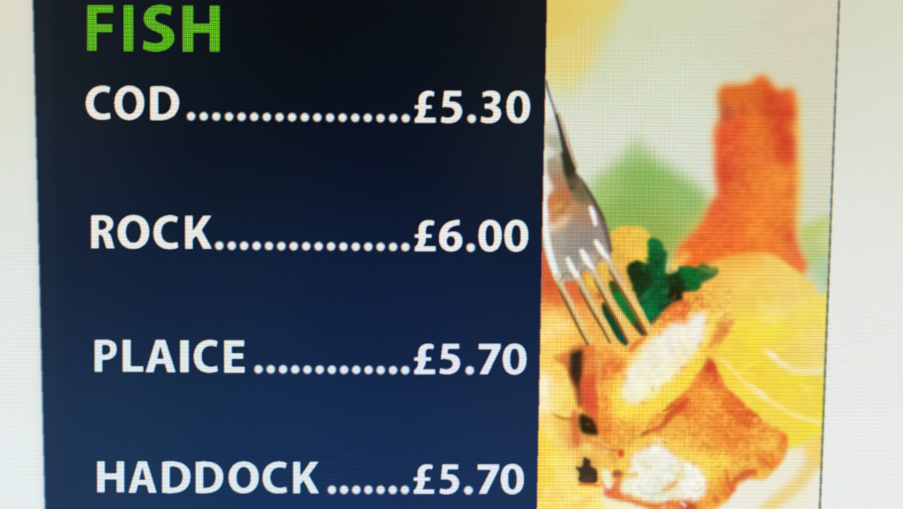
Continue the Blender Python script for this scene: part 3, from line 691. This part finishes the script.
def lcd_material(name, tint=(1, 1, 1)):
    m, nt, pb = new_mat(name)
    N, Lk = nt.nodes, nt.links

    def math_(op, a, b=None, c=None):
        n = N.new('ShaderNodeMath'); n.operation = op
        for i, v in enumerate((a, b, c)):
            if v is None:
                continue
            if isinstance(v, (int, float)):
                n.inputs[i].default_value = v
            else:
                Lk.new(v, n.inputs[i])
        return n.outputs[0]
    co = N.new('ShaderNodeTexCoord')
    sp = N.new('ShaderNodeSeparateXYZ')
    Lk.new(co.outputs['Object'], sp.inputs[0])
    at = N.new('ShaderNodeAttribute'); at.attribute_name = 'shown_colour'
    ga = N.new('ShaderNodeAttribute'); ga.attribute_name = 'cell_contrast'
    gs = N.new('ShaderNodeSeparateColor'); Lk.new(ga.outputs['Color'], gs.inputs[0])

    def noise_(sx, sz, detail=2.):
        mp = N.new('ShaderNodeMapping'); mp.inputs['Scale'].default_value = (sx, 1, sz)
        Lk.new(co.outputs['Object'], mp.inputs[0])
        n = N.new('ShaderNodeTexNoise'); n.inputs['Scale'].default_value = 1.; n.inputs['Detail'].default_value = detail
        Lk.new(mp.outputs[0], n.inputs[0])
        return math_('MULTIPLY_ADD', n.outputs[0], 2., -1.)
    k = 2 * math.pi / PITCH
    rows = math_('COSINE', math_('MULTIPLY', sp.outputs[2], k))
    cols = math_('COSINE', math_('MULTIPLY', sp.outputs[0], k))
    rows2 = math_('COSINE', math_('MULTIPLY', sp.outputs[2], k * .497))
    cols2 = math_('COSINE', math_('MULTIPLY', sp.outputs[0], k * .43))
    patch = math_('MULTIPLY_ADD', noise_(350, 900), 1., .95)
    patch2 = math_('MULTIPLY_ADD', noise_(900, 350), 1., .95)
    streak = noise_(330, 5200, 3.)
    vstreak = noise_(5200, 600, 3.)
    r = math_('MULTIPLY', math_('MULTIPLY_ADD', rows2, .45, rows), patch)
    r = math_('MULTIPLY_ADD', streak, .6, r)
    c = math_('MULTIPLY', math_('MULTIPLY_ADD', cols2, .3, cols), patch2)
    c = math_('MULTIPLY_ADD', vstreak, .15, c)
    g = math_('MULTIPLY', r, gs.outputs[0])
    g = math_('MULTIPLY_ADD', c, gs.outputs[1], g)
    g = math_('ADD', g, 1.)
    g = math_('MAXIMUM', g, .2)
    mx = N.new('ShaderNodeVectorMath'); mx.operation = 'SCALE'
    Lk.new(at.outputs['Color'], mx.inputs[0]); Lk.new(g, mx.inputs['Scale'])
    Lk.new(mx.outputs[0], pb.inputs['Emission Color'])
    pb.inputs['Emission Strength'].default_value = 1.
    pb.inputs['Base Color'].default_value = (.006, .006, .007, 1)
    pb.inputs['Roughness'].default_value = .55
    pb.inputs['Specular IOR Level'].default_value = .25
    return m


LCD = lcd_material('lit_panel')


def plastic(name, col, rough):
    m, nt, pb = new_mat(name)
    n = nt.nodes.new('ShaderNodeTexNoise'); n.inputs['Scale'].default_value = 900.
    t = nt.nodes.new('ShaderNodeTexCoord'); nt.links.new(t.outputs['Object'], n.inputs[0])
    r = nt.nodes.new('ShaderNodeValToRGB')
    r.color_ramp.elements[0].color = (*[v * .85 for v in col], 1); r.color_ramp.elements[1].color = (*[v * 1.15 for v in col], 1)
    nt.links.new(n.outputs[0], r.inputs[0]); nt.links.new(r.outputs[0], pb.inputs['Base Color'])
    b = nt.nodes.new('ShaderNodeBump'); b.inputs['Strength'].default_value = .25; b.inputs['Distance'].default_value = .0002
    nt.links.new(n.outputs[0], b.inputs['Height']); nt.links.new(b.outputs[0], pb.inputs['Normal'])
    pb.inputs['Roughness'].default_value = rough
    return m


# ---------------------------------------------------------------- lit panel
U = DIST / FPX


def axis(lo, flo, fhi, hi, fine):
    a = list(np.arange(flo, fhi, fine))
    s, v, left = fine, flo, []
    while v > lo:
        s = min(s * 1.25, .006); v -= s; left.append(v)
    s, v, rt = fine, a[-1], []
    while v < hi:
        s = min(s * 1.25, .006); v += s; rt.append(v)
    return np.array(left[::-1] + a + rt)


FINE = U * .66
cx0 = float(CAM.x + fwd.x / fwd.y * DIST) if fwd.y else 0
# the fine part of the mesh covers what the photograph shows
gx = axis(-.15, -.0665, .0665, .19, FINE)
gz = axis(-.115, -.0385, .0385, .125, FINE)
GX, GZ = np.meshgrid(gx, gz)
LX, LY = project(GX, GZ)


def sample(img, x, y):
    u = np.clip((x - X0) * S - .5, 0, CW - 1.001)
    v = np.clip((y - Y0) * S - .5, 0, CH - 1.001)
    i, j = u.astype(int), v.astype(int)
    fu, fv = (u - i)[..., None], (v - j)[..., None]
    return (img[j, i] * (1 - fu) + img[j, i + 1] * fu) * (1 - fv) + (img[j + 1, i] * (1 - fu) + img[j + 1, i + 1] * fu) * fv


soft = gauss(IMG, .22 * S)
VC = sample(soft, LX, LY) / 255.
VC = np.where(VC <= .04045, VC / 12.92, ((VC + .055) / 1.055) ** 2.4)

# how strongly the cell structure shows: rows (R) and columns (G)
ramp = lambda v, a, b: np.clip((v - a) / (b - a), 0, 1)
infood = gauss(FOODM, 1.0)[..., None]
fm = sample(infood, LX, LY)[..., 0]
lum = VC.mean(-1)
onwhite = ramp(lum, .55, .75)
rowc = .035 + .0 * lum
colc = .012 + .0 * lum
lowleft = ramp(LY, 60, 300)
inpanel = (lum < .25) & (fm < .5)
rowc = np.where(inpanel, .05 + .06 * ramp(LY, 150, 400), .012 + .035 * lowleft)
colc = np.where(inpanel, .01, .010)
colc = np.where((~inpanel) & (fm < .5) & (LX < 50), .02, colc)
zone = np.exp(-((LX - 620) / 95.) ** 4) * ramp(LY, -60, 120)
zone = np.maximum(zone, .0)
fr = (.05 + .15 * ramp(LY, 20, 220)) * (1 - .25 * ramp(LX, 700, 800))
fr *= .8 * (1 - .45 * onwhite)
fc = .135 * zone * (1 - .8 * onwhite)
rowc = rowc * (1 - fm) + fr * fm
colc = colc * (1 - fm) + fc * fm
istext = np.isin(LAB, [i for i, q in enumerate(PARTS) if q[1] == P_PANEL]).astype(np.float32)[..., None]
tx = sample(istext, LX, LY)[..., 0]
green = tx * (LY < 60)
rowc = rowc * (1 - tx) + tx * .10
colc = colc * (1 - tx) + tx * .04
rowc += green * .16
colc += green * .22

ci = 0.25 * (LX[:-1, :-1] + LX[1:, :-1] + LX[:-1, 1:] + LX[1:, 1:])
cj = 0.25 * (LY[:-1, :-1] + LY[1:, :-1] + LY[:-1, 1:] + LY[1:, 1:])
cell_lab = LAB[np.clip(((cj - Y0) * S).astype(int), 0, CH - 1), np.clip(((ci - X0) * S).astype(int), 0, CW - 1)]
NX = len(gx)
VID = np.arange(GX.size).reshape(GX.shape)
POS = np.stack([GX, np.zeros_like(GX), GZ], -1).reshape(-1, 3).astype(np.float32)
VCF = np.concatenate([VC, np.ones_like(VC[..., :1])], -1).reshape(-1, 4).astype(np.float32)
GCF = np.stack([rowc, colc, 0 * rowc, 1 + 0 * rowc], -1).reshape(-1, 4).astype(np.float32)


def build_part(idx, parent):
    name, _, label = PARTS[idx]
    jj, ii = np.nonzero(cell_lab == idx)
    if not len(jj):
        return None
    q = np.stack([VID[jj, ii], VID[jj, ii + 1], VID[jj + 1, ii + 1], VID[jj + 1, ii]], 1)
    used, inv = np.unique(q, return_inverse=True)
    me = bpy.data.meshes.new(name)
    me.vertices.add(len(used)); me.vertices.foreach_set('co', POS[used].ravel())
    nq = len(q)
    me.loops.add(nq * 4); me.loops.foreach_set('vertex_index', inv.ravel().astype(np.int32))
    me.polygons.add(nq); me.polygons.foreach_set('loop_start', np.arange(0, nq * 4, 4, dtype=np.int32))
    me.update(calc_edges=True)
    for an, data in (('shown_colour', VCF), ('cell_contrast', GCF)):
        a = me.attributes.new(an, 'FLOAT_COLOR', 'POINT')
        a.data.foreach_set('color', data[used].ravel())
    me.materials.append(LCD)
    o = bpy.data.objects.new(name, me)
    COL.objects.link(o)
    o.parent = parent
    if label:
        o['label'] = label
    return o


root = bpy.data.objects.new('display_screen', None)
COL.objects.link(root)
root['label'] = 'lit flat computer display showing a fish price menu beside a food photo'
root['category'] = 'screen'
made = {}
for i, (nm, par, lb) in enumerate(PARTS):
    made[i] = build_part(i, root if par is None else made[par])


def box_mesh(name, boxes, mat, parent, bevel=.0):
    import bmesh
    bm = bmesh.new()
    for (a, b, c, d, e, f) in boxes:
        r = bmesh.ops.create_cube(bm, size=1.)
        for v in r['verts']:
            v.co = Vector(((a + b) / 2 + v.co.x * (b - a), (c + d) / 2 + v.co.y * (d - c), (e + f) / 2 + v.co.z * (f - e)))
    if bevel:
        bmesh.ops.bevel(bm, geom=bm.edges[:], offset=bevel, segments=3, affect='EDGES')
    me = bpy.data.meshes.new(name); bm.to_mesh(me); bm.free()
    me.materials.append(mat)
    o = bpy.data.objects.new(name, me); COL.objects.link(o); o.parent = parent
    return o


x0, x1, z0, z1 = gx[0], gx[-1], gz[0], gz[-1]
dark_plastic = plastic('dark_plastic', (.02, .02, .022), .4)
B = .016
box_mesh('bezel', [(x0 - B, x1 + B, -.004, .010, z1, z1 + B), (x0 - B, x1 + B, -.004, .010, z0 - B, z0),
                   (x0 - B, x0, -.0037, .0097, z0 + .0001, z1 - .0001), (x1, x1 + B, -.0037, .0097, z0 + .0001, z1 - .0001)], dark_plastic, root, .0012)
box_mesh('back_casing', [(x0 - .004, x1 + .004, .0105, .034, z0 - .004, z1 + .004)], dark_plastic, root, .004)

# ---------------------------------------------------------------- dim world, plus an added area light so the bezel shows
w = bpy.data.worlds.new('World'); sc.world = w; w.use_nodes = True
w.node_tree.nodes['Background'].inputs[0].default_value = (.75, .85, 1, 1)
w.node_tree.nodes['Background'].inputs[1].default_value = .03
ld = bpy.data.lights.new('bezel_fill', 'AREA'); ld.energy = .25; ld.size = .6; ld.color = (1, .95, .88)
lo = bpy.data.objects.new('bezel_fill', ld); COL.objects.link(lo)
lo.location = (-.5, -.7, .9)
lo.rotation_euler = (Vector((0, 0, 0)) - lo.location).to_track_quat('-Z', 'Y').to_euler()

sc.view_settings.view_transform = 'Standard'
sc.view_settings.look = 'None'
sc.view_settings.exposure = 0.
sc.view_settings.gamma = 1.
